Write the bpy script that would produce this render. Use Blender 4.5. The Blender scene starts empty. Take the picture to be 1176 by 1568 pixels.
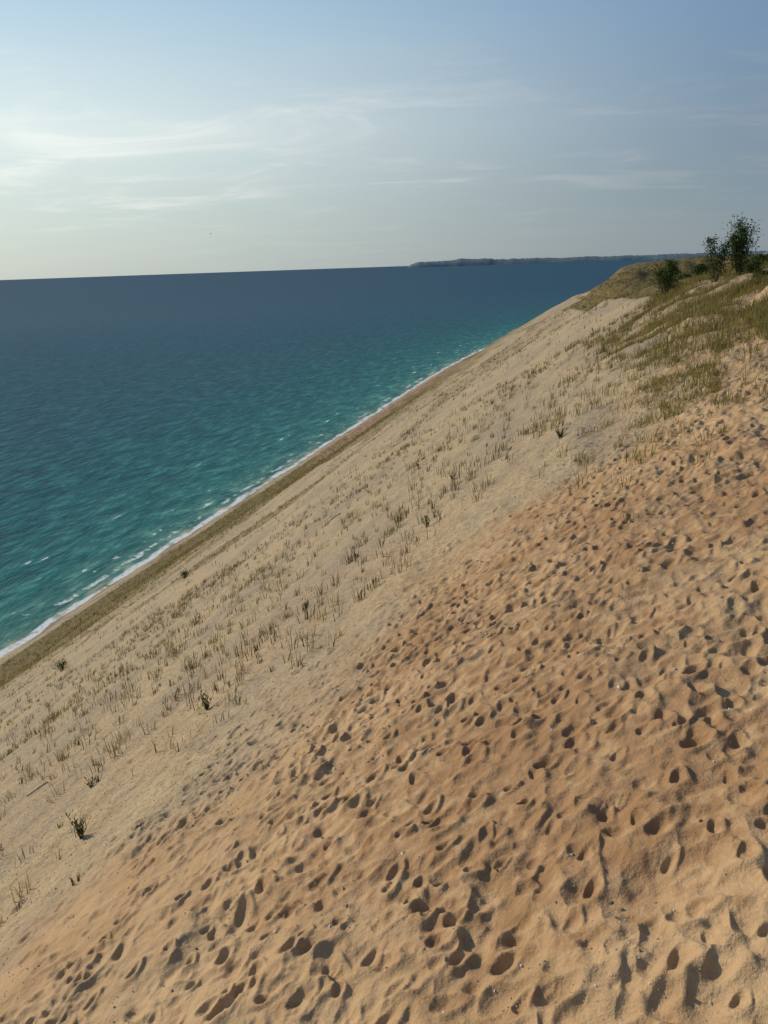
import bpy, math, numpy as np
from mathutils import Matrix, Vector
rng=np.random.default_rng(7)
H=135.0
SA=math.radians(16.7); SX,SY=math.sin(SA),math.cos(SA)
SUN_AZ=math.radians(-58); SUN_EL=math.radians(22)

# ---------------------------------------------------------------- helpers
def hsh(ix,iy,seed):
    n=(ix.astype(np.int64)*374761393+iy.astype(np.int64)*668265263+seed*974634777)&0xFFFFFFFF
    n=((n^(n>>13))*1274126177)&0xFFFFFFFF
    n=((n^(n>>15))*2246822519)&0xFFFFFFFF
    n=n^(n>>16)
    return n.astype(np.float64)/4294967295.0
def vn(x,y,seed=0):
    ix=np.floor(x);iy=np.floor(y);fx=x-ix;fy=y-iy
    ix=ix.astype(np.int64);iy=iy.astype(np.int64)
    fx=fx*fx*fx*(fx*(fx*6-15)+10);fy=fy*fy*fy*(fy*(fy*6-15)+10)
    a=hsh(ix,iy,seed);b=hsh(ix+1,iy,seed);c=hsh(ix,iy+1,seed);d=hsh(ix+1,iy+1,seed)
    return (a+(b-a)*fx)*(1-fy)+(c+(d-c)*fx)*fy
def fbm(x,y,seed=0,o=3):
    r=0;a=.5;t=0
    for k in range(o):
        r=r+a*vn(x*2**k+17.3*k,y*2**k-9.1*k,seed+k);t+=a;a*=.5
    return r/t
def sst(a,b,x):
    t=np.clip((x-a)/(b-a),0,1);return t*t*(3-2*t)
def softplus(x): return np.logaddexp(0,x)
def shift(s): return np.where(s>900,0.00013*(s-900)**2,0.)*np.where(s>3000,0,1)+np.where(s>3000,0.00013*2100**2+0.546*(s-3000),0)

def qb(s):
    return np.interp(s,[-20,4,8,10,18.4,23,25,41,60,90],[-14,-12.5,-10.5,-9.2,-6.2,-2.8,0.2,2.2,6,14])
def footdens(q,s):
    b=qb(s)+ (vn(q*.35,s*.35,91)-.5)*3.4
    d=sst(-.6,1.4,q-b)
    d=d*(1-.5*sst(24,44,s))
    d=d*(.55+.62*sst(.3,.62,fbm(q*.45+3,s*.45,93,2)))
    d=np.maximum(d, .25*sst(-2.5,0,q-b)*sst(.45,.8,vn(q*.2,s*.2,55)))
    return d

def prints(q,s,cell,seed,depth,L,W,pm,asym=.6):
    out=np.zeros_like(q);rim=np.zeros_like(q)
    gi=np.floor(q/cell).astype(np.int64);gj=np.floor(s/cell).astype(np.int64)
    for di in(-1,0,1):
        for dj in(-1,0,1):
            i=gi+di;j=gj+dj
            cq=(i+.5+(hsh(i,j,seed)-.5)*1.0)*cell
            cs=(j+.5+(hsh(i,j,seed+1)-.5)*1.0)*cell
            pr=(hsh(i,j,seed+2)<footdens(cq,cs)*pm)
            an=0.9+(hsh(i,j,seed+3)-.5)*2.6
            sc=.6+.7*hsh(i,j,seed+4)
            dq=(q-cq);ds=(s-cs)
            c=np.cos(an);sn=np.sin(an)
            lx=(dq*c+ds*sn)/(L*sc);ly=(-dq*sn+ds*c)/(W*sc)
            ly=ly*(1+.3*lx)
            e=lx*lx+ly*ly
            h5=hsh(i,j,seed+5)
            dp=depth*(.2+1.1*h5)
            sa=2.9+(hsh(i,j,seed+6)-.5)*2.4
            t=(dq*np.cos(sa)+ds*np.sin(sa))/(W*sc)
            dent=-dp*np.clip(1-e,0,1)**1.1*np.clip(.85+asym*t,.1,1.6)
            out=np.minimum(out,np.where(pr,dent,0))
            rim=np.maximum(rim,np.where(pr,.6*dp*np.exp(-((np.sqrt(e)-1.2)/.48)**2)*np.clip(.7-.5*t,0,1.3),0))
    return out+rim

def height(x,y,detail=True):
    s=x*SX+y*SY;q=x*SY-y*SX
    r=np.hypot(x,y)
    qq=q-shift(s)
    z=129.64+.645*qq-.525*4*softplus((qq-4)/4)-.12*10*softplus((qq-32)/10)
    top=1/(1+np.exp(-(qq+38)/9))
    z+=.75*sst(15,75,s)*(1/(1+np.exp(-(q-3)/3)))
    se=np.clip(112-8.3*q,78,280)
    z-=(11.*sst(0,80,s-se))*top*(1-sst(345,430,s))
    z-=(8.5+4.0*sst(6,-12,qq))*sst(390,440,s)*(1/(1+np.exp(-(qq+50)/9)))
    z-=5.0*sst(180,330,s)*(1-top)*sst(-150,-60,qq)
    z-=2.0*sst(560,800,s)*top
    z+=(fbm(q/22,s/30,3,3)-.5)*(1.0+2.6*top*sst(90,150,s))*sst(8,40,r)
    z+=(fbm(q/60,s/120,13,2)-.5)*3.5*sst(100,300,r)
    z+=(fbm(q/26,s/70,15,3)-.5)*4.0*sst(90,220,r)*sst(-206,-180,qq)*(1-top)
    z+=(fbm(q/7,s/9,5,3)-.5)*(.55+.5*sst(2,9,q)*sst(25,45,s)+3.2*top*sst(300,360,s))
    m=np.exp(-((s-56)/17)**2-((q-10)/8)**2)
    z+=1.8*m*(fbm(q/2.2,s/2.2,23,2)-.3)
    toe=2.0+.33*(qq+207)
    toe2=np.where(qq>-207,toe,np.maximum(2.0+.36*(qq+207.5),-7+.02*(qq+240)))
    toe2=np.where(qq>-207,toe2,np.minimum(toe2,2.0))
    toe2=np.maximum(toe2,-9)
    w=sst(-150,-190,qq)
    z=np.where(w>0,np.maximum(z,toe2),z)
    z=np.where(qq<-206,toe2+(fbm(q/8,s/22,77,3)-.5)*1.6,z)
    z=np.where(qq>-206,np.maximum(z,1.6),z)
    if detail:
        m=(r<75)
        if np.any(m):
            q1=q[m];s1=s[m]
            f=footdens(q1,s1)
            rd=1-sst(55,75,r[m])
            soft=sst(-1,8,q1-.12*s1+2)
            d=prints(q1,s1,.35,100,.070,.155,.100,1.1)*(1-.38*soft)
            d+=prints(q1+3.3,s1+1.7,.55,200,.060,.21,.14,.8)*(1-.2*soft)
            d+=(fbm(q1/.8,s1/.8,31,2)-.5)*.22*f
            rg=1-np.abs(2*fbm(q1/.34,s1/.34,37,2)-1)
            d+=(rg-.7)*.09*(.16+f)
            d+=(fbm(q1/.11,s1/.11,41,2)-.5)*.022
            d+=(fbm(q1/1.2,s1/2.6,47,3)-.5)*.30*(1-f)
            z=z.copy();z[m]+=d*rd
    return z,q,s,qq
def hz(x,y):
    return float(height(np.array([x],float),np.array([y],float),False)[0][0])

def mk_mesh(name,verts,faces,mats,attrs=None,matidx=None,smooth=True):
    me=bpy.data.meshes.new(name)
    verts=np.asarray(verts,np.float32);faces=np.asarray(faces,np.int32)
    nf,k=faces.shape
    me.vertices.add(len(verts));me.vertices.foreach_set('co',verts.ravel())
    me.loops.add(nf*k);me.loops.foreach_set('vertex_index',faces.ravel())
    me.polygons.add(nf)
    me.polygons.foreach_set('loop_start',np.arange(0,nf*k,k,dtype=np.int32))
    me.polygons.foreach_set('loop_total',np.full(nf,k,np.int32))
    for m in mats: me.materials.append(m)
    if matidx is not None: me.polygons.foreach_set('material_index',np.asarray(matidx,np.int32))
    me.polygons.foreach_set('use_smooth',np.full(nf,smooth))
    if attrs:
        for n,a in attrs.items():
            at=me.attributes.new(n,'FLOAT','POINT');at.data.foreach_set('value',np.asarray(a,np.float32))
    me.update(calc_edges=True)
    o=bpy.data.objects.new(name,me);bpy.context.scene.collection.objects.link(o)
    return o

class NT:
    def __init__(s,mat_or_world):
        s.t=mat_or_world.node_tree;s.t.nodes.clear()
    def n(s,typ,inp=None,**kw):
        nd=s.t.nodes.new(typ)
        for k,v in kw.items(): setattr(nd,k,v)
        if inp:
            for k,v in inp.items():
                if isinstance(v,bpy.types.NodeSocket): s.t.links.new(v,nd.inputs[k])
                else: nd.inputs[k].default_value=v
        return nd
    def math(s,op,a,b=0.,c=None,clamp=False):
        i={0:a,1:b}
        if c is not None:i[2]=c
        return s.n('ShaderNodeMath',i,operation=op,use_clamp=clamp).outputs[0]
    def mix(s,f,a,b,bt='MIX'):
        nd=s.n('ShaderNodeMix',None,data_type='RGBA',blend_type=bt)
        for i,v in((0,f),(6,a),(7,b)):
            if isinstance(v,bpy.types.NodeSocket): s.t.links.new(v,nd.inputs[i])
            else: nd.inputs[i].default_value=v if i==0 else (tuple(v)+(1,))[:4]
        return nd.outputs[2]
    def noise(s,vec,scale,det=3,rough=.55,dist=0.):
        return s.n('ShaderNodeTexNoise',{'Vector':vec,'Scale':scale,'Detail':det,'Roughness':rough,'Distortion':dist}).outputs['Fac']
    def mr(s,v,a,b,c=0.,d=1.,it='SMOOTHSTEP'):
        return s.n('ShaderNodeMapRange',{0:v,1:a,2:b,3:c,4:d},interpolation_type=it).outputs[0]
    def ramp(s,f,stops):
        nd=s.n('ShaderNodeValToRGB',{0:f});cr=nd.color_ramp
        while len(cr.elements)<len(stops): cr.elements.new(.5)
        for e,(p,c) in zip(cr.elements,stops): e.position=p;e.color=tuple(c)+(1,)
        return nd.outputs[0]
    def attr(s,n): return s.n('ShaderNodeAttribute',None,attribute_name=n).outputs['Fac']
def mat(name):
    m=bpy.data.materials.new(name);m.use_nodes=True;return m,NT(m)

# ---------------------------------------------------------------- materials
m_sand,N=mat('dune_sand')
P=N.n('ShaderNodeTexCoord').outputs['Object']
sx=N.n('ShaderNodeSeparateXYZ',{0:P})
S=N.math('ADD',N.math('MULTIPLY',sx.outputs[0],SX),N.math('MULTIPLY',sx.outputs[1],SY))
Q=N.math('SUBTRACT',N.math('MULTIPLY',sx.outputs[0],SY),N.math('MULTIPLY',sx.outputs[1],SX))
QS=N.n('ShaderNodeCombineXYZ',{0:Q,1:N.math('MULTIPLY',S,.28)}).outputs[0]
foot=N.attr('foot');veg=N.attr('veg');clay=N.attr('clay');grav=N.attr('grav');wet=N.attr('wet')
n1=N.noise(P,.55,4,.6);n2=N.noise(P,3.5,4,.6);n3=N.noise(P,45,3,.6);n4=N.noise(P,.12,3)
warm=N.mix(N.mr(n1,.35,.68),(.48,.325,.18),(.40,.255,.135))
warm=N.mix(N.mr(N.math('ADD',N.math('MULTIPLY',n4,.5),N.math('MULTIPLY',n2,.5)),.48,.60,0,.7),warm,(.28,.155,.075))
pale=N.mix(N.mr(n2,.3,.7),(.47,.37,.225),(.40,.30,.175))
pale=N.mix(N.mr(n1,.45,.7,0,.6),pale,(.355,.275,.18))
bandn=N.noise(QS,.22,5,.65)
pale=N.mix(N.mr(bandn,.42,.60,0,.7),pale,(.30,.245,.18))
col=N.mix(grav,warm,pale)
vor=N.n('ShaderNodeTexVoronoi',{'Vector':P,'Scale':15.,'Randomness':1.});vd=vor.outputs['Distance']
vc=N.n('ShaderNodeSeparateColor',{0:vor.outputs['Color']})
st=N.math('MULTIPLY',N.mr(vd,.18,.26,1,0),N.math('GREATER_THAN',vc.outputs[0],.5))
st=N.math('MULTIPLY',st,N.math('ADD',N.math('MULTIPLY',grav,.9),.1))
scol=N.ramp(vc.outputs[1],[(0,(.09,.07,.055)),(.45,(.24,.19,.14)),(.8,(.5,.45,.38)),(1,(.70,.67,.62))])
col=N.mix(st,col,scol)
n6=N.noise(P,7,5,.8)
col=N.mix(N.math('MULTIPLY',grav,N.mr(n6,.48,.66,0,.75)),col,N.mix(1.,col,(.50,.46,.42),'MULTIPLY'))
n7=N.noise(P,1.6,5,.75)
col=N.mix(N.math('MULTIPLY',grav,N.mr(n7,.46,.68,0,.5)),col,N.mix(1.,col,(.64,.60,.56),'MULTIPLY'))
col=N.mix(N.mr(n3,.3,.7,0,.35),col,N.mix(1.,col,(.62,.6,.58),'MULTIPLY'))
n5=N.noise(P,1.1,5,.7)
vcol=N.mix(N.mr(n5,.35,.65),(.065,.05,.02),(.25,.175,.075))
vcol=N.mix(N.mr(N.noise(P,.22,4,.65),.42,.60,0,.7),vcol,(.11,.095,.032))
vf=N.mr(N.math('ADD',veg,N.math('MULTIPLY',N.math('SUBTRACT',N.noise(P,.8,5,.7),.5),1.5)),.3,.62)
vf=N.math('MULTIPLY',vf,N.mr(veg,.02,.15))
col=N.mix(vf,col,vcol)
cf=N.math('MULTIPLY',clay,N.mr(N.noise(P,.25,4,.7),.35,.6))
col=N.mix(cf,col,(.17,.08,.045))
col=N.mix(wet,col,(.20,.15,.10))
h=N.math('ADD',N.math('MULTIPLY',N.noise(P,28,4,.65),.014),N.math('MULTIPLY',st,.02))
h=N.math('ADD',h,N.math('MULTIPLY',N.noise(P,6,4,.65),.04))
bmp=N.n('ShaderNodeBump',{'Strength':1.,'Distance':1.,'Height':h})
bs=N.n('ShaderNodeBsdfPrincipled',{'Base Color':col,'Roughness':.95,'Normal':bmp.outputs[0],'Specular IOR Level':.15})
N.n('ShaderNodeOutputMaterial',{0:bs.outputs[0]})

m_water,N=mat('lake_water')
P=N.n('ShaderNodeTexCoord').outputs['Object']
sx=N.n('ShaderNodeSeparateXYZ',{0:P})
S=N.math('ADD',N.math('MULTIPLY',sx.outputs[0],SX),N.math('MULTIPLY',sx.outputs[1],SY))
Q=N.math('SUBTRACT',N.math('MULTIPLY',sx.outputs[0],SY),N.math('MULTIPLY',sx.outputs[1],SX))
sh=N.math('MAXIMUM',N.math('SUBTRACT',S,900.),0.);sh=N.math('MULTIPLY',N.math('MULTIPLY',sh,sh),.00013)
sh=N.math('MINIMUM',sh,2000.)
D=N.math('SUBTRACT',N.math('SUBTRACT',sh,Q),213.)
SQ=N.n('ShaderNodeCombineXYZ',{0:D,1:S}).outputs[0]
dist=N.n('ShaderNodeVectorMath',{0:P},operation='LENGTH').outputs['Value']
dn=N.noise(SQ,.012,3,.5);dn2=N.noise(SQ,.06,4,.6)
Dw=N.math('ADD',D,N.math('MULTIPLY',N.math('SUBTRACT',dn,.5),N.math('MULTIPLY',D,.6)))
Dw=N.math('ADD',Dw,N.math('MULTIPLY',N.math('SUBTRACT',dn2,.5),22.))
lg=N.math('DIVIDE',N.math('LOGARITHM',N.math('MAXIMUM',Dw,2.),10.),5.)
k=.8
col=N.ramp(lg,[(.08*k,(.22,.27,.19)),(.22*k,(.08,.215,.18)),(.38*k,(.028,.165,.155)),(.52*k,(.012,.110,.122)),(.64*k,(.009,.078,.110)),(.76*k,(.008,.064,.108)),(1,(.008,.056,.106))])
mp=N.n('ShaderNodeMapping',{'Vector':SQ,'Rotation':(0,0,math.radians(28)),'Scale':(1,.36,1)}).outputs[0]
w1=N.noise(mp,.13,2,.5,.2);w2=N.noise(mp,.42,3,.6,.3);w3=N.noise(SQ,.035,2,.5);w4=N.noise(mp,.05,3,.6,.3)
hh=N.math('ADD',N.math('MULTIPLY',w1,3.2),N.math('MULTIPLY',w2,1.5))
hh=N.math('ADD',hh,N.math('MULTIPLY',w3,1.5))
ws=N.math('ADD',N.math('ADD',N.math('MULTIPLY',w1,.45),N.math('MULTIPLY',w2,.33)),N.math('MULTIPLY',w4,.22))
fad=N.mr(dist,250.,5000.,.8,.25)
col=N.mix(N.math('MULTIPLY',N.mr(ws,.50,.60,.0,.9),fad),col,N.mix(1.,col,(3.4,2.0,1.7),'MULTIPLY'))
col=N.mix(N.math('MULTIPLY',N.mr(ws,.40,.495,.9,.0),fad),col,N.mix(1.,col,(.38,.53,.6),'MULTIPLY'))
fe=N.math('ADD',D,N.math('MULTIPLY',N.math('SUBTRACT',N.noise(SQ,.035,4,.6),.5),13.))
l1=N.math('MULTIPLY',N.mr(fe,-1.5,0.),N.mr(fe,2.6,4.8,1,0))
l2=N.math('MULTIPLY',N.mr(fe,8.,9.0),N.mr(fe,9.5,12.,1,0));l2=N.math('MULTIPLY',l2,N.mr(N.noise(SQ,.05,4,.7),.51,.58,0,.9))
l3=N.math('MULTIPLY',N.mr(fe,17.,18.),N.mr(fe,18.5,20.5,1,0));l3=N.math('MULTIPLY',l3,N.mr(N.noise(SQ,.055,4,.7),.57,.62,0,.8))
l2=N.math('MAXIMUM',l2,l3)
l0=N.math('MULTIPLY',l1,N.mr(N.noise(SQ,.06,5,.75),.38,.50,.2,1))
wc=N.math('MULTIPLY',N.mr(w1,.69,.725),N.math('MULTIPLY',N.mr(D,6,20),N.mr(D,45,90,1,0)))
foam=N.math('MAXIMUM',N.math('MAXIMUM',l0,l2),wc)
foam=N.math('MULTIPLY',foam,N.mr(N.noise(SQ,.6,4,.75),.34,.52,.4,1))
col=N.mix(foam,col,(.84,.84,.81))
bmp=N.n('ShaderNodeBump',{'Strength':N.mr(dist,200.,3000.,1.,.05),'Distance':1.,'Height':hh})
df=N.n('ShaderNodeBsdfDiffuse',{'Color':col});gl=N.n('ShaderNodeBsdfGlossy',{'Color':(1,1,1,1),'Roughness':.3,'Normal':bmp.outputs[0]})
fr=N.n('ShaderNodeFresnel',{'IOR':1.33,'Normal':bmp.outputs[0]}).outputs[0]
fr=N.mr(fr,.02,.6,.01,.10,'LINEAR')
mx=N.n('ShaderNodeMixShader',{0:fr,1:df.outputs[0],2:gl.outputs[0]})
N.n('ShaderNodeOutputMaterial',{0:mx.outputs[0]})

def leafmat(name,stops,trans=.25):
    m,N=mat(name)
    r=N.attr('rnd')
    c=N.ramp(r,stops)
    d=N.n('ShaderNodeBsdfDiffuse',{0:c});t=N.n('ShaderNodeBsdfTranslucent',{0:c})
    mx=N.n('ShaderNodeMixShader',{0:trans,1:d.outputs[0],2:t.outputs[0]})
    N.n('ShaderNodeOutputMaterial',{0:mx.outputs[0]});return m
m_grass=leafmat('beach_grass_blades',[(0,(.055,.042,.02)),(.25,(.14,.11,.045)),(.45,(.29,.225,.085)),(.7,(.26,.225,.07)),(1,(.14,.15,.04))],.35)
m_leaf=leafmat('tree_leaves',[(0,(.02,.035,.01)),(.5,(.05,.078,.022)),(1,(.11,.145,.04))],.3)
m_weed=leafmat('weed_leaves',[(0,(.05,.05,.02)),(.5,(.11,.115,.04)),(1,(.18,.17,.075))],.3)
def plain(name,a,b,scale=8,rough=.9):
    m,N=mat(name);P=N.n('ShaderNodeTexCoord').outputs['Object']
    c=N.mix(N.mr(N.noise(P,scale,4,.65),.35,.65),a,b)
    bs=N.n('ShaderNodeBsdfPrincipled',{'Base Color':c,'Roughness':rough,'Specular IOR Level':.1})
    if scale>.1:
        bp=N.n('ShaderNodeBump',{'Strength':.4,'Height':N.noise(P,scale*3,3)});N.t.links.new(bp.outputs[0],bs.inputs['Normal'])
    N.n('ShaderNodeOutputMaterial',{0:bs.outputs[0]});return m
m_bark=plain('bark',(.13,.10,.075),(.06,.045,.035))
m_wood=plain('weathered_wood',(.42,.37,.30),(.25,.21,.16))
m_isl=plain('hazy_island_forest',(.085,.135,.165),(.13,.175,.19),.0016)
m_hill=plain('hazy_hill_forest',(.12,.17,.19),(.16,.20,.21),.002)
m_gull=plain('gull_feathers',(.25,.25,.26),(.4,.4,.4),5)
m_peb,N=mat('pebble_stone')
c=N.ramp(N.attr('rnd'),[(0,(.15,.11,.08)),(.35,(.33,.27,.2)),(.7,(.5,.44,.36)),(1,(.76,.72,.66))])
bs=N.n('ShaderNodeBsdfPrincipled',{'Base Color':c,'Roughness':.8});N.n('ShaderNodeOutputMaterial',{0:bs.outputs[0]})

# ---------------------------------------------------------------- terrain
dense=np.radians(np.linspace(-42,42,1100))
co1=np.radians(np.linspace(42,318,90))[1:-1]
ang=np.concatenate([dense,co1])
rad=np.concatenate([np.geomspace(.2,4.5,14)[:-1],np.geomspace(4.5,45,800)[:-1],np.geomspace(45,420,300)[:-1],np.geomspace(420,7000,220)])
nr,na=len(rad),len(ang)
A,R=np.meshgrid(ang,rad)
X=(R*np.sin(A)).ravel();Y=(R*np.cos(A)).ravel()
Z,Qv,Sv,QQ=height(X,Y)
fo=footdens(Qv,Sv)*(np.hypot(X,Y)<90)
fz=sst(-1.5,2.5,Qv-qb(Sv)+(fbm(Qv/3,Sv/3,95,2)-.5)*4)
top=1/(1+np.exp(-(QQ+38)/9))
veg=np.zeros_like(X)
band=fbm(Sv/40,QQ/9,61,3)
veg=np.maximum(veg,sst(-206,-202,QQ)*(1-.5*sst(-165,-125,QQ+(band-.5)*90))*(1-sst(-125,-62,QQ+(band-.5)*70)))       # toe
veg=np.maximum(veg,.5*sst(.50,.64,band)*sst(-4,-14,QQ)*sst(30,80,Sv)*(1-top*.3)) # bands on slope
far=sst(290,335,Sv)*sst(-56,-34,QQ+(fbm(Sv/30,QQ/12,67,2)-.5)*26)
veg=np.maximum(veg,far*(1.0-.9*sst(.54,.61,fbm(Sv/35,QQ/7,63,3))))
hol=sst(0,50,Sv-np.clip(112-8.3*Qv,78,280))*sst(-30,-16,Qv)
veg=np.maximum(veg,hol*.9)
gp=fbm(Qv/2.4,Sv/3.4,71,3)
rt=sst(30,40,Sv)*sst(2.,6,Qv+(fbm(Qv/4,Sv/4,69,2)-.5)*6)
veg=np.maximum(veg,rt*.62*sst(.44,.58,gp))
pr_=sst(.50,.62,fbm(Qv/3.2,Sv/3.2,151,3))*sst(.5,4.,Qv+.04*Sv)*sst(15,23,Sv)
veg=np.maximum(veg,pr_*.3)
veg=np.maximum(veg,sst(24,36,Qv)*.9*sst(30,50,Sv))
clay=sst(420,520,Sv)*(1-sst(1000,1200,Sv))*sst(-208,-205,QQ)*(1-sst(-185,-150,QQ))*sst(.35,.5,fbm(Sv/60,QQ/30,81,2))
veg*=1-.8*clay
wet=(1-sst(.3,1.0,Z))
grav=np.clip((1-fz)*(.82+.5*(fbm(Qv/6,Sv/14,73,3)-.5))*sst(10,-1,Qv-.02*Sv)+.22*sst(.5,.75,fbm(Qv/1.4,Sv/1.4,79,3))+.36*sst(20,40,Sv),0,1)
i=np.arange(nr-1)[:,None]*na;j=np.arange(na)[None,:];j2=(j+1)%na
faces=np.stack([i+j,i+na+j,i+na+j2,i+j2],-1).reshape(-1,4)[:,::-1]
V=np.stack([X,Y,Z],1)
ctr=len(V);V=np.vstack([V,[[0,0,float(Z[:na].mean())]]])
capf=np.stack([np.full(na//2,ctr),np.arange(0,na-1,2)[:na//2],np.arange(1,na,2)[:na//2],(np.arange(2,na+1,2)%na)[:na//2]],1)
faces=np.vstack([faces,capf])
ext=lambda a:np.append(a,a[0])
dune=mk_mesh('sand_dune_ground',V,faces,[m_sand],dict(foot=ext(fo),veg=ext(veg),clay=ext(clay),wet=ext(wet),grav=ext(grav)))

# ---------------------------------------------------------------- lake
ra=np.array([60,150,400,1000,3000,9000,20000,43000.]);aa=np.radians(np.arange(0,360,3))
A,R=np.meshgrid(aa,ra);n=len(aa)
V=np.stack([(R*np.sin(A)).ravel(),(R*np.cos(A)).ravel(),np.zeros(A.size)],1)
i=np.arange(len(ra)-1)[:,None]*n;j=np.arange(n)[None,:];j2=(j+1)%n
F=np.stack([i+j,i+n+j,i+n+j2,i+j2],-1).reshape(-1,4)[:,::-1]
mk_mesh('lake_water',V,F,[m_water])

# ---------------------------------------------------------------- distant land
def land(name,az0,az1,dist,prof,depth,m,seed):
    k=260;t=np.linspace(0,1,k);az=np.radians(az0+(az1-az0)*t)
    hgt=np.interp(t,[p[0] for p in prof],[p[1] for p in prof])*(.88+.24*fbm(t*38,t*0,seed,3))
    rows=[]
    for f,d in((0.,0.),(.35,.04),(.72,.12),(1.,.3),(.95,.7),(0.,1.)):
        rr=dist+depth*d+ (fbm(t*12,t*0+f,seed+5,2)-.5)*depth*.06
        hv=hgt*f*(1+.12*(vn(t*150,t*0+f*9,seed+9)-.5))
        rows.append(np.stack([rr*np.sin(az),rr*np.cos(az),hv-1],1))
    V=np.vstack(rows);i=np.arange(5)[:,None]*k;j=np.arange(k-1)[None,:]
    F=np.stack([i+j,i+j+1,i+k+j+1,i+k+j],-1).reshape(-1,4)
    return mk_mesh(name,V,F,[m])
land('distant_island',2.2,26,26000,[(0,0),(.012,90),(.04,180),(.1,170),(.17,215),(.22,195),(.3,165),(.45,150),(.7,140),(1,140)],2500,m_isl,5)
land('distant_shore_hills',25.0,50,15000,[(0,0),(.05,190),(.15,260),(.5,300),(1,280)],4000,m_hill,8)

# ---------------------------------------------------------------- grass
def blades(base,ht,az,lean,wd,rnd):
    n=len(base)
    dx=np.sin(az)*lean;dy=np.cos(az)*lean
    pa=az+rng.uniform(0,3.14,n)
    wx=np.cos(pa)*wd/2;wy=np.sin(pa)*wd/2
    V=np.zeros((n,5,3))
    V[:,0]=base+np.stack([-wx,-wy,-.03*np.ones(n)],1)
    V[:,1]=base+np.stack([wx,wy,-.03*np.ones(n)],1)
    mx=base+np.stack([dx*ht*.35,dy*ht*.35,ht*.62],1)
    V[:,2]=mx+np.stack([wx,wy,0*wx],1)*.75
    V[:,3]=mx-np.stack([wx,wy,0*wx],1)*.75
    V[:,4]=base+np.stack([dx*ht,dy*ht,ht*(1-.25*lean)],1)
    b=np.arange(n)[:,None]*5
    F=np.concatenate([b+[0,1,2],b+[0,2,3],b+[3,2,4]],0)
    return V.reshape(-1,3),F,np.repeat(rnd,5)
def scatter(N,r0,r1,dens,a0=-38,a1=38,power=.5):
    u=rng.random(N);r=(r0**2+(r1**2-r0**2)*u)**.5
    a=np.radians(rng.uniform(a0,a1,N));x=r*np.sin(a);y=r*np.cos(a)
    s=x*SX+y*SY;q=x*SY-y*SX
    k=rng.random(N)<dens(q,s,r)
    return x[k],y[k]
def clumps(x,y,nb,hr,spread,green,wd,leanr=(.05,.5)):
    z=height(x,y,True)[0];P=np.stack([x,y,z],1)
    n=rng.integers(nb[0],nb[1]+1,len(x))
    B=np.repeat(P,n,0);N=len(B)
    sz=np.repeat(rng.uniform(.45,1.4,len(x)),n)
    g=np.repeat(np.clip(rng.normal(green,.17,len(x)),0,1),n)
    off=rng.normal(0,1,(N,2))*spread*sz[:,None]
    B[:,:2]+=off
    B[:,2]+=.45*(off[:,0]*SY-off[:,1]*SX)
    az=np.arctan2(off[:,0],off[:,1])+rng.normal(0,.6,N)
    return blades(B,rng.uniform(hr[0],hr[1],N)*sz,az,rng.uniform(*leanr,N),rng.uniform(.7,1.3,N)*wd,np.clip(g+rng.normal(0,.1,N),0,1))
parts=[]
def d_slope(q,s,r):
    b=fbm(s/7,q/4,131,4)
    return (.10+.8*sst(.46,.70,b))*sst(1,-3,q-qb(s))*.75+.10*sst(0,-2,q-qb(s))
x,y=scatter(10500,9,80,d_slope);parts.append(clumps(x,y,(3,11),(.22,.55),.09,.22,.023,(.05,.6)))
# bigger tufts
def d_tuft(q,s,r): return sst(0,-2.5,q-qb(s))*sst(.45,.6,fbm(s/5,q/4,141,3))
x,y=scatter(170,9,60,d_tuft);parts.append(clumps(x,y,(22,45),(.25,.55),.18,.45,.018,(.2,.9)))
def d_mid(q,s,r):
    b=fbm(s/40,q/9,61,3);b2=fbm(s/12,q/6,63,3)
    return (.12+.6*sst(.48,.62,b))*(.3+.9*sst(.4,.6,b2))*sst(0,-4,q-qb(s))*sst(-150,-120,q)
x,y=scatter(38000,75,330,d_mid);parts.append(clumps(x,y,(3,6),(.25,.65),.2,.30,.05))
def d_right(q,s,r):
    return sst(.50,.62,fbm(q/2.6,s/2.6,151,3))*sst(.5,4.,q+.04*s)*sst(14,22,s)*.75+.10*sst(-4,1,q)*sst(16,26,s)
x,y=scatter(15000,14,70,d_right,5,38);parts.append(clumps(x,y,(8,20),(.16,.46),.13,.60,.020,(.2,.9)))
def d_mound(q,s,r):
    return sst(29,39,s)*sst(1.8,5,q)*sst(.44,.57,fbm(q/2.4,s/3.4,71,3))*(.25+.75*sst(.35,.6,fbm(q/1.2,s/1.5,75,2)))
x,y=scatter(19000,30,100,d_mound,0,38);parts.append(clumps(x,y,(8,18),(.2,.85),.22,.52,.03,(.15,.9)))
def d_toe(q,s,r): return sst(-206,-203,q)*sst(-95,-170,q)
x,y=scatter(36000,130,600,d_toe);parts.append(clumps(x,y,(4,7),(.4,1.2),.5,.44,.14))
def d_far(q,s,r): return sst(300,345,s)*sst(-55,-30,q)*.8
x,y=scatter(22000,290,560,d_far,0,38);parts.append(clumps(x,y,(4,7),(.5,1.0),.4,.30,.16))
o=0;VV=[];FF=[];RR=[]
for v,f,r in parts: VV.append(v);FF.append(f+o);RR.append(r);o+=len(v)
mk_mesh('beach_grass',np.vstack(VV),np.vstack(FF),[m_grass],dict(rnd=np.concatenate(RR)),smooth=False)

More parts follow.
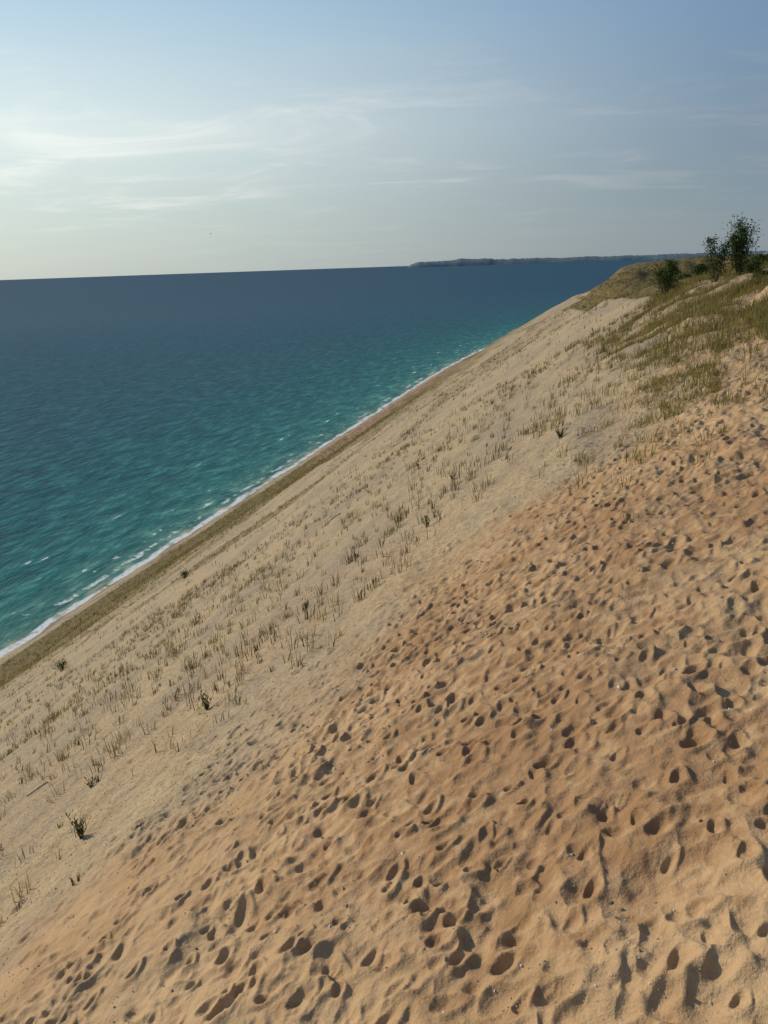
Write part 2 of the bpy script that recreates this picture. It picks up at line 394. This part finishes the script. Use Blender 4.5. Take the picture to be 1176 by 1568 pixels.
# ---------------------------------------------------------------- pebbles
octv=np.array([[1,0,0],[-1,0,0],[0,1,0],[0,-1,0],[0,0,1],[0,0,-1]],float)
octf=np.array([[0,2,4],[2,1,4],[1,3,4],[3,0,4],[2,0,5],[1,2,5],[3,1,5],[0,3,5]])
def d_peb(q,s,r): return .12+.88*np.maximum(sst(.5,.72,fbm(q/1.8,s/1.8,171,3)),.7*sst(1,-2,q-qb(s)))
x,y=scatter(36000,4.5,32,d_peb,-42,42)
z=height(x,y,True)[0];n=len(x)
sc=np.clip(np.exp(rng.normal(math.log(.0115),.42,n)),.004,.032)
V=octv[None]*rng.uniform(.6,1.2,(n,6,1))*sc[:,None,None]*rng.uniform(.6,1.3,(n,1,3))
V=V+np.stack([x,y,z+sc*.3],1)[:,None]
F=(octf[None]+np.arange(n)[:,None,None]*6).reshape(-1,3)
mk_mesh('pebbles',V.reshape(-1,3),F,[m_peb],dict(rnd=np.repeat(rng.random(n),6)),smooth=False)

# ---------------------------------------------------------------- woody plants
def tube(pts,rads,k=6):
    pts=np.array(pts,float);V=[];F=[]
    for i,p in enumerate(pts):
        d=pts[min(i+1,len(pts)-1)]-pts[max(i-1,0)];d/=np.linalg.norm(d)+1e-9
        a=np.cross(d,[.3,.9,.2]);a/=np.linalg.norm(a);b=np.cross(d,a)
        for t in range(k):
            w=2*math.pi*t/k;V.append(p+(a*math.cos(w)+b*math.sin(w))*rads[i])
    for i in range(len(pts)-1):
        for t in range(k):
            F.append([i*k+t,i*k+(t+1)%k,(i+1)*k+(t+1)%k]);F.append([i*k+t,(i+1)*k+(t+1)%k,(i+1)*k+t])
    return np.array(V),np.array(F)
def woody(name,x,y,ht,wid,nlimb,nleaf,lsz,seed,upright=.75,trunks=1,low=.1,leafm=None,sink=0.05):
    g=np.random.default_rng(seed);base=np.array([x,y,hz(x,y)-sink])
    V=[];F=[];M=[];Rn=[];o=0
    def add(v,f,m,r):
        nonlocal o
        V.append(v);F.append(f+o);M.extend([m]*len(f));Rn.append(np.broadcast_to(r,(len(v),)));o+=len(v)
    tips=[]
    for tr in range(trunks):
        a=g.uniform(0,6.28);ln=g.uniform(.03,.12)*(1+1.2*(trunks>1))
        pts=[base+np.array([math.cos(a)*ln*ht*t+g.normal(0,.012*ht)*(t>0),math.sin(a)*ln*ht*t+g.normal(0,.012*ht)*(t>0),ht*(1-.12*tr)*t]) for t in np.linspace(0,1,7)]
        r0=.018*ht
        v,f=tube(pts,[r0*(1-.85*t) for t in np.linspace(0,1,7)]);add(v,f,0,0)
        for l in range(nlimb):
            t=low+(.95-low)*((l+g.random())/nlimb);i=min(int(t*6),5);p=pts[i]+(pts[i+1]-pts[i])*(t*6-i)
            a=g.uniform(0,6.28);env=wid*.5*(math.sin(min(1,(1.05-t)*1.25)*1.57))*g.uniform(.55,1.15)
            dz=env*upright*g.uniform(.9,2.0)
            q1=p+np.array([math.cos(a)*env*.55,math.sin(a)*env*.55,dz*.4]);q2=p+np.array([math.cos(a)*env,math.sin(a)*env,dz])
            v,f=tube([p,q1,q2],[r0*.35*(1-.6*t),r0*.22*(1-.6*t),r0*.06],4);add(v,f,0,0)
            tips.append((p,q1,q2))
        tips.append((pts[4],pts[5],pts[6]))
    per=nleaf//len(tips)
    for p,q1,q2 in tips:
        t=g.random(per)**.7;c=np.where(t[:,None]<.5,p+(q1-p)*t[:,None]*2,q1+(q2-q1)*(t[:,None]*2-1))
        sp=np.linalg.norm(q2-p)*.14+.015*ht
        c=c+g.normal(0,1,(per,3))*sp*np.array([1,1,.8])
        d1=g.normal(0,1,(per,3));d1/=np.linalg.norm(d1,axis=1)[:,None]
        d2=np.cross(d1,g.normal(0,1,(per,3)));d2/=np.linalg.norm(d2,axis=1)[:,None]
        s=lsz*g.uniform(.6,1.3,(per,1))
        v=np.stack([c-d1*s,c+d2*s*.45,c+d1*s,c-d2*s*.45],1).reshape(-1,3)
        b=np.arange(per)[:,None]*4;f=np.concatenate([b+[0,1,2],b+[0,2,3]],0)
        add(v,f,1,np.repeat(np.clip(g.normal(.5,.2)+g.normal(0,.15,per),0,1),4))
    return mk_mesh(name,np.vstack(V),np.vstack(F),[m_bark,leafm or m_leaf],dict(rnd=np.concatenate(Rn)),matidx=M,smooth=False)

woody('cottonwood_tree',27.5,64.8,3.5,1.2,13,1700,.085,1,1.7,2,.08)
woody('cottonwood_tree',29.2,64.5,4.2,1.6,18,4000,.09,2,1.9,4,.04)
woody('cottonwood_bush',26.4,72.5,3.2,2.6,22,3600,.085,3,.8,3,.03)
for k,(x,y,h,w) in enumerate([(33.5,66,1.2,2.0),(31.8,69,1.0,1.8),(28.2,60,.9,1.6),(26.5,55,.7,1.4)]):
    woody('juniper_shrub',x,y,h,w,18,1500,.07,30+k,.35,3,.02)
for k,(x,y,h,w) in enumerate([(128,330,4.5,9),(136,336,5,9),(121,332,3,6),(165,345,4,9)]):
    woody('juniper_shrub',x,y,h,w,26,2600,.32,20+k,.25,3,.02)
for k,(x,y,h,w) in enumerate([(-31,110,1.4,2.0),(-38,80,1.1,1.8)]):
    woody('slope_shrub',x,y,h,w,18,600,.09,40+k,.6,3,.02,m_weed)
def weed(name,x,y,h,n,seed):
    g=np.random.default_rng(seed);b=np.array([x,y,float(height(np.array([x]),np.array([y]))[0][0])-.02])
    V=[];F=[];M=[];Rn=[];o=0
    for i in range(n):
        a=g.uniform(0,6.28);l=g.uniform(.05,.6);hh=h*g.uniform(.5,1.05)
        pts=[b+np.array([math.cos(a)*(.03+l*hh*t**1.3),math.sin(a)*(.03+l*hh*t**1.3),hh*t]) for t in np.linspace(0,1,5)]
        v,f=tube(pts,[.009,.008,.006,.004,.001],4);V.append(v);F.append(f+o);M+= [0]*len(f);Rn.append(np.zeros(len(v)));o+=len(v)
        for m in range(11):
            t=g.uniform(.1,1);k=min(int(t*4),3);c=pts[k]+(pts[k+1]-pts[k])*(t*4-k)
            aa=g.uniform(0,6.28);L=h*.2*g.uniform(.6,1.2);d=np.array([math.cos(aa)*.6,math.sin(aa)*.6,.8]);w=np.array([-math.sin(aa),math.cos(aa),0])*L*.17
            v=np.array([c,c+d*L*.5+w,c+d*L,c+d*L*.5-w]);V.append(v);F.append(np.array([[0,1,2],[0,2,3]])+o);M+=[1,1];Rn.append(np.full(4,g.random()));o+=4
    mk_mesh(name,np.vstack(V),np.vstack(F),[m_bark,m_weed],dict(rnd=np.concatenate(Rn)),matidx=M,smooth=False)
for k,(x,y,h,n) in enumerate([(-7.5,15.2,.6,11),(-5.5,20.2,.6,13),(7.0,29.5,.6,12),(-8.8,19.,.4,8),(1.6,27.5,.6,8),(3.2,34,.5,7),(-3,26,.45,7),(-10.2,14.6,.45,8),(-1.2,30,.5,6)]):
    weed('beach_weed',x,y,h,n,60+k)

# ---------------------------------------------------------------- driftwood
def drift(name,x,y,L,r,a,seed):
    g=np.random.default_rng(seed);pts=[];k=7
    for t in np.linspace(-.5,.5,k):
        px=x+math.cos(a)*L*t+g.normal(0,L*.015);py=y+math.sin(a)*L*t+g.normal(0,L*.015)
        pts.append([px,py,float(height(np.array([px]),np.array([py]))[0][0])+r*.7])
    v,f=tube(pts,[r*(.4+.6*math.sin(math.pi*(.12+.76*t)))*g.uniform(.85,1.1) for t in np.linspace(0,1,k)],7)
    p=np.array(pts[4]);v2,f2=tube([p,p+[L*.08,L*.05,r*1.5],p+[L*.13,L*.13,r*2.5]],[r*.5,r*.35,r*.12],5)
    return mk_mesh(name,np.vstack([v,v2]),np.vstack([f,f2+len(v)]),[m_wood])
drift('driftwood',-12.3,22.5,.75,.04,.35,1)
drift('driftwood',-3.5,50,1.8,.05,1.0,2)
drift('driftwood',.6,10.4,.35,.010,.5,3)
drift('driftwood',-1.2,9.0,.25,.007,2.2,4)

# ---------------------------------------------------------------- gull
def gull(x,y,z):
    v,f=tube([[x-.22,y,z],[x-.1,y,z+.02],[x+.08,y,z+.03],[x+.2,y,z+.04],[x+.27,y,z+.03]],[.02,.06,.07,.045,.01],8)
    W=[];G=[];
    for sg in(-1,1):
        b=len(v)+len(W)
        W+=[[x-.06,y+.02*sg,z+.03],[x+.1,y+.02*sg,z+.04],[x+.08,y+.35*sg,z+.17],[x-.06,y+.33*sg,z+.17],[x-.1,y+.72*sg,z+.08]]
        G+=[[b,b+1,b+2],[b,b+2,b+3],[b+3,b+2,b+4]]
    o=mk_mesh('gull',np.vstack([v,W]),np.vstack([f,G]),[m_gull]);return o
gull(-42.5,212.7,143.9)

# ---------------------------------------------------------------- sun, sky, camera
sd=Vector((math.cos(SUN_EL)*math.sin(SUN_AZ),math.cos(SUN_EL)*math.cos(SUN_AZ),math.sin(SUN_EL)))
L=bpy.data.lights.new('sun','SUN');L.energy=3.8;L.angle=math.radians(.8);L.color=(1,.87,.69)
lo=bpy.data.objects.new('sun',L);bpy.context.scene.collection.objects.link(lo)
lo.rotation_euler=sd.to_track_quat('Z','Y').to_euler();lo.location=(-50,0,200)
w=bpy.data.worlds.new('World');bpy.context.scene.world=w;w.use_nodes=True
N=NT(w)
sky=N.n('ShaderNodeTexSky',None,sky_type='NISHITA',sun_disc=False,sun_elevation=SUN_EL,sun_rotation=SUN_AZ,altitude=200,air_density=1.,dust_density=1.,ozone_density=1.5)
dirv=N.n('ShaderNodeTexCoord').outputs['Generated']
sp=N.n('ShaderNodeSeparateXYZ',{0:dirv});z0=N.math('MAXIMUM',sp.outputs[2],0.)
zz=N.math('ADD',z0,.09)
g=N.n('ShaderNodeVectorMath',{0:dirv,1:tuple(sd)},operation='DOT_PRODUCT').outputs['Value']
gf=N.mr(g,.05,1.0,0,1)
right=N.ramp(z0,[(0,(.26,.315,.355)),(.06,(.22,.29,.35)),(.13,(.19,.275,.37)),(.28,(.14,.26,.445)),(1,(.08,.16,.34))])
left=N.ramp(z0,[(0,(.60,.68,.64)),(.06,(.68,.78,.73)),(.15,(.86,.97,.93)),(.28,(.50,.70,.84)),(1,(.13,.23,.4))])
base=N.mix(gf,right,left)
pr=N.n('ShaderNodeCombineXYZ',{0:N.math('DIVIDE',sp.outputs[0],zz),1:N.math('DIVIDE',sp.outputs[1],zz)}).outputs[0]
mp=N.n('ShaderNodeMapping',{'Vector':pr,'Rotation':(0,0,.5),'Location':(1.3,.4,0),'Scale':(.8,1.3,1)}).outputs[0]
cl=N.noise(mp,1.3,8,.62,.8);cl2=N.noise(mp,.55,3,.5)
cf=N.mr(N.math('ADD',N.math('MULTIPLY',cl,.65),N.math('MULTIPLY',cl2,.35)),.48,.68)
cf=N.math('MULTIPLY',cf,N.mr(sp.outputs[2],.26,.18));cf=N.math('MULTIPLY',cf,N.mr(sp.outputs[2],.02,.10,.15,1))
cc=N.mix(gf,(.37,.39,.42),(1.25,1.22,1.14))
base=N.mix(N.math('MULTIPLY',cf,.5),base,cc)
b1=N.n('ShaderNodeBackground',{0:sky.outputs[0],1:.010})
b2=N.n('ShaderNodeBackground',{0:base,1:.88})
ad=N.n('ShaderNodeAddShader',{0:b1.outputs[0],1:b2.outputs[0]})
N.n('ShaderNodeOutputWorld',{0:ad.outputs[0]})

cd=bpy.data.cameras.new('camera');co=bpy.data.objects.new('camera',cd);bpy.context.scene.collection.objects.link(co)
cd.sensor_fit='VERTICAL';cd.sensor_height=36;cd.lens=27.05;cd.clip_start=.1;cd.clip_end=90000
p=math.radians(17.85);r=math.radians(1.95)
Rv=Vector((1,0,0));U=Vector((0,math.sin(p),math.cos(p)));Fw=Vector((0,math.cos(p),-math.sin(p)))
cr=Rv*math.cos(r)-U*math.sin(r);cu=Rv*math.sin(r)+U*math.cos(r)
M=Matrix((( cr.x,cu.x,-Fw.x,0),(cr.y,cu.y,-Fw.y,0),(cr.z,cu.z,-Fw.z,H),(0,0,0,1)))
co.matrix_world=M
sc=bpy.context.scene;sc.camera=co
sc.view_settings.view_transform='Standard';sc.view_settings.look='None';sc.view_settings.exposure=0
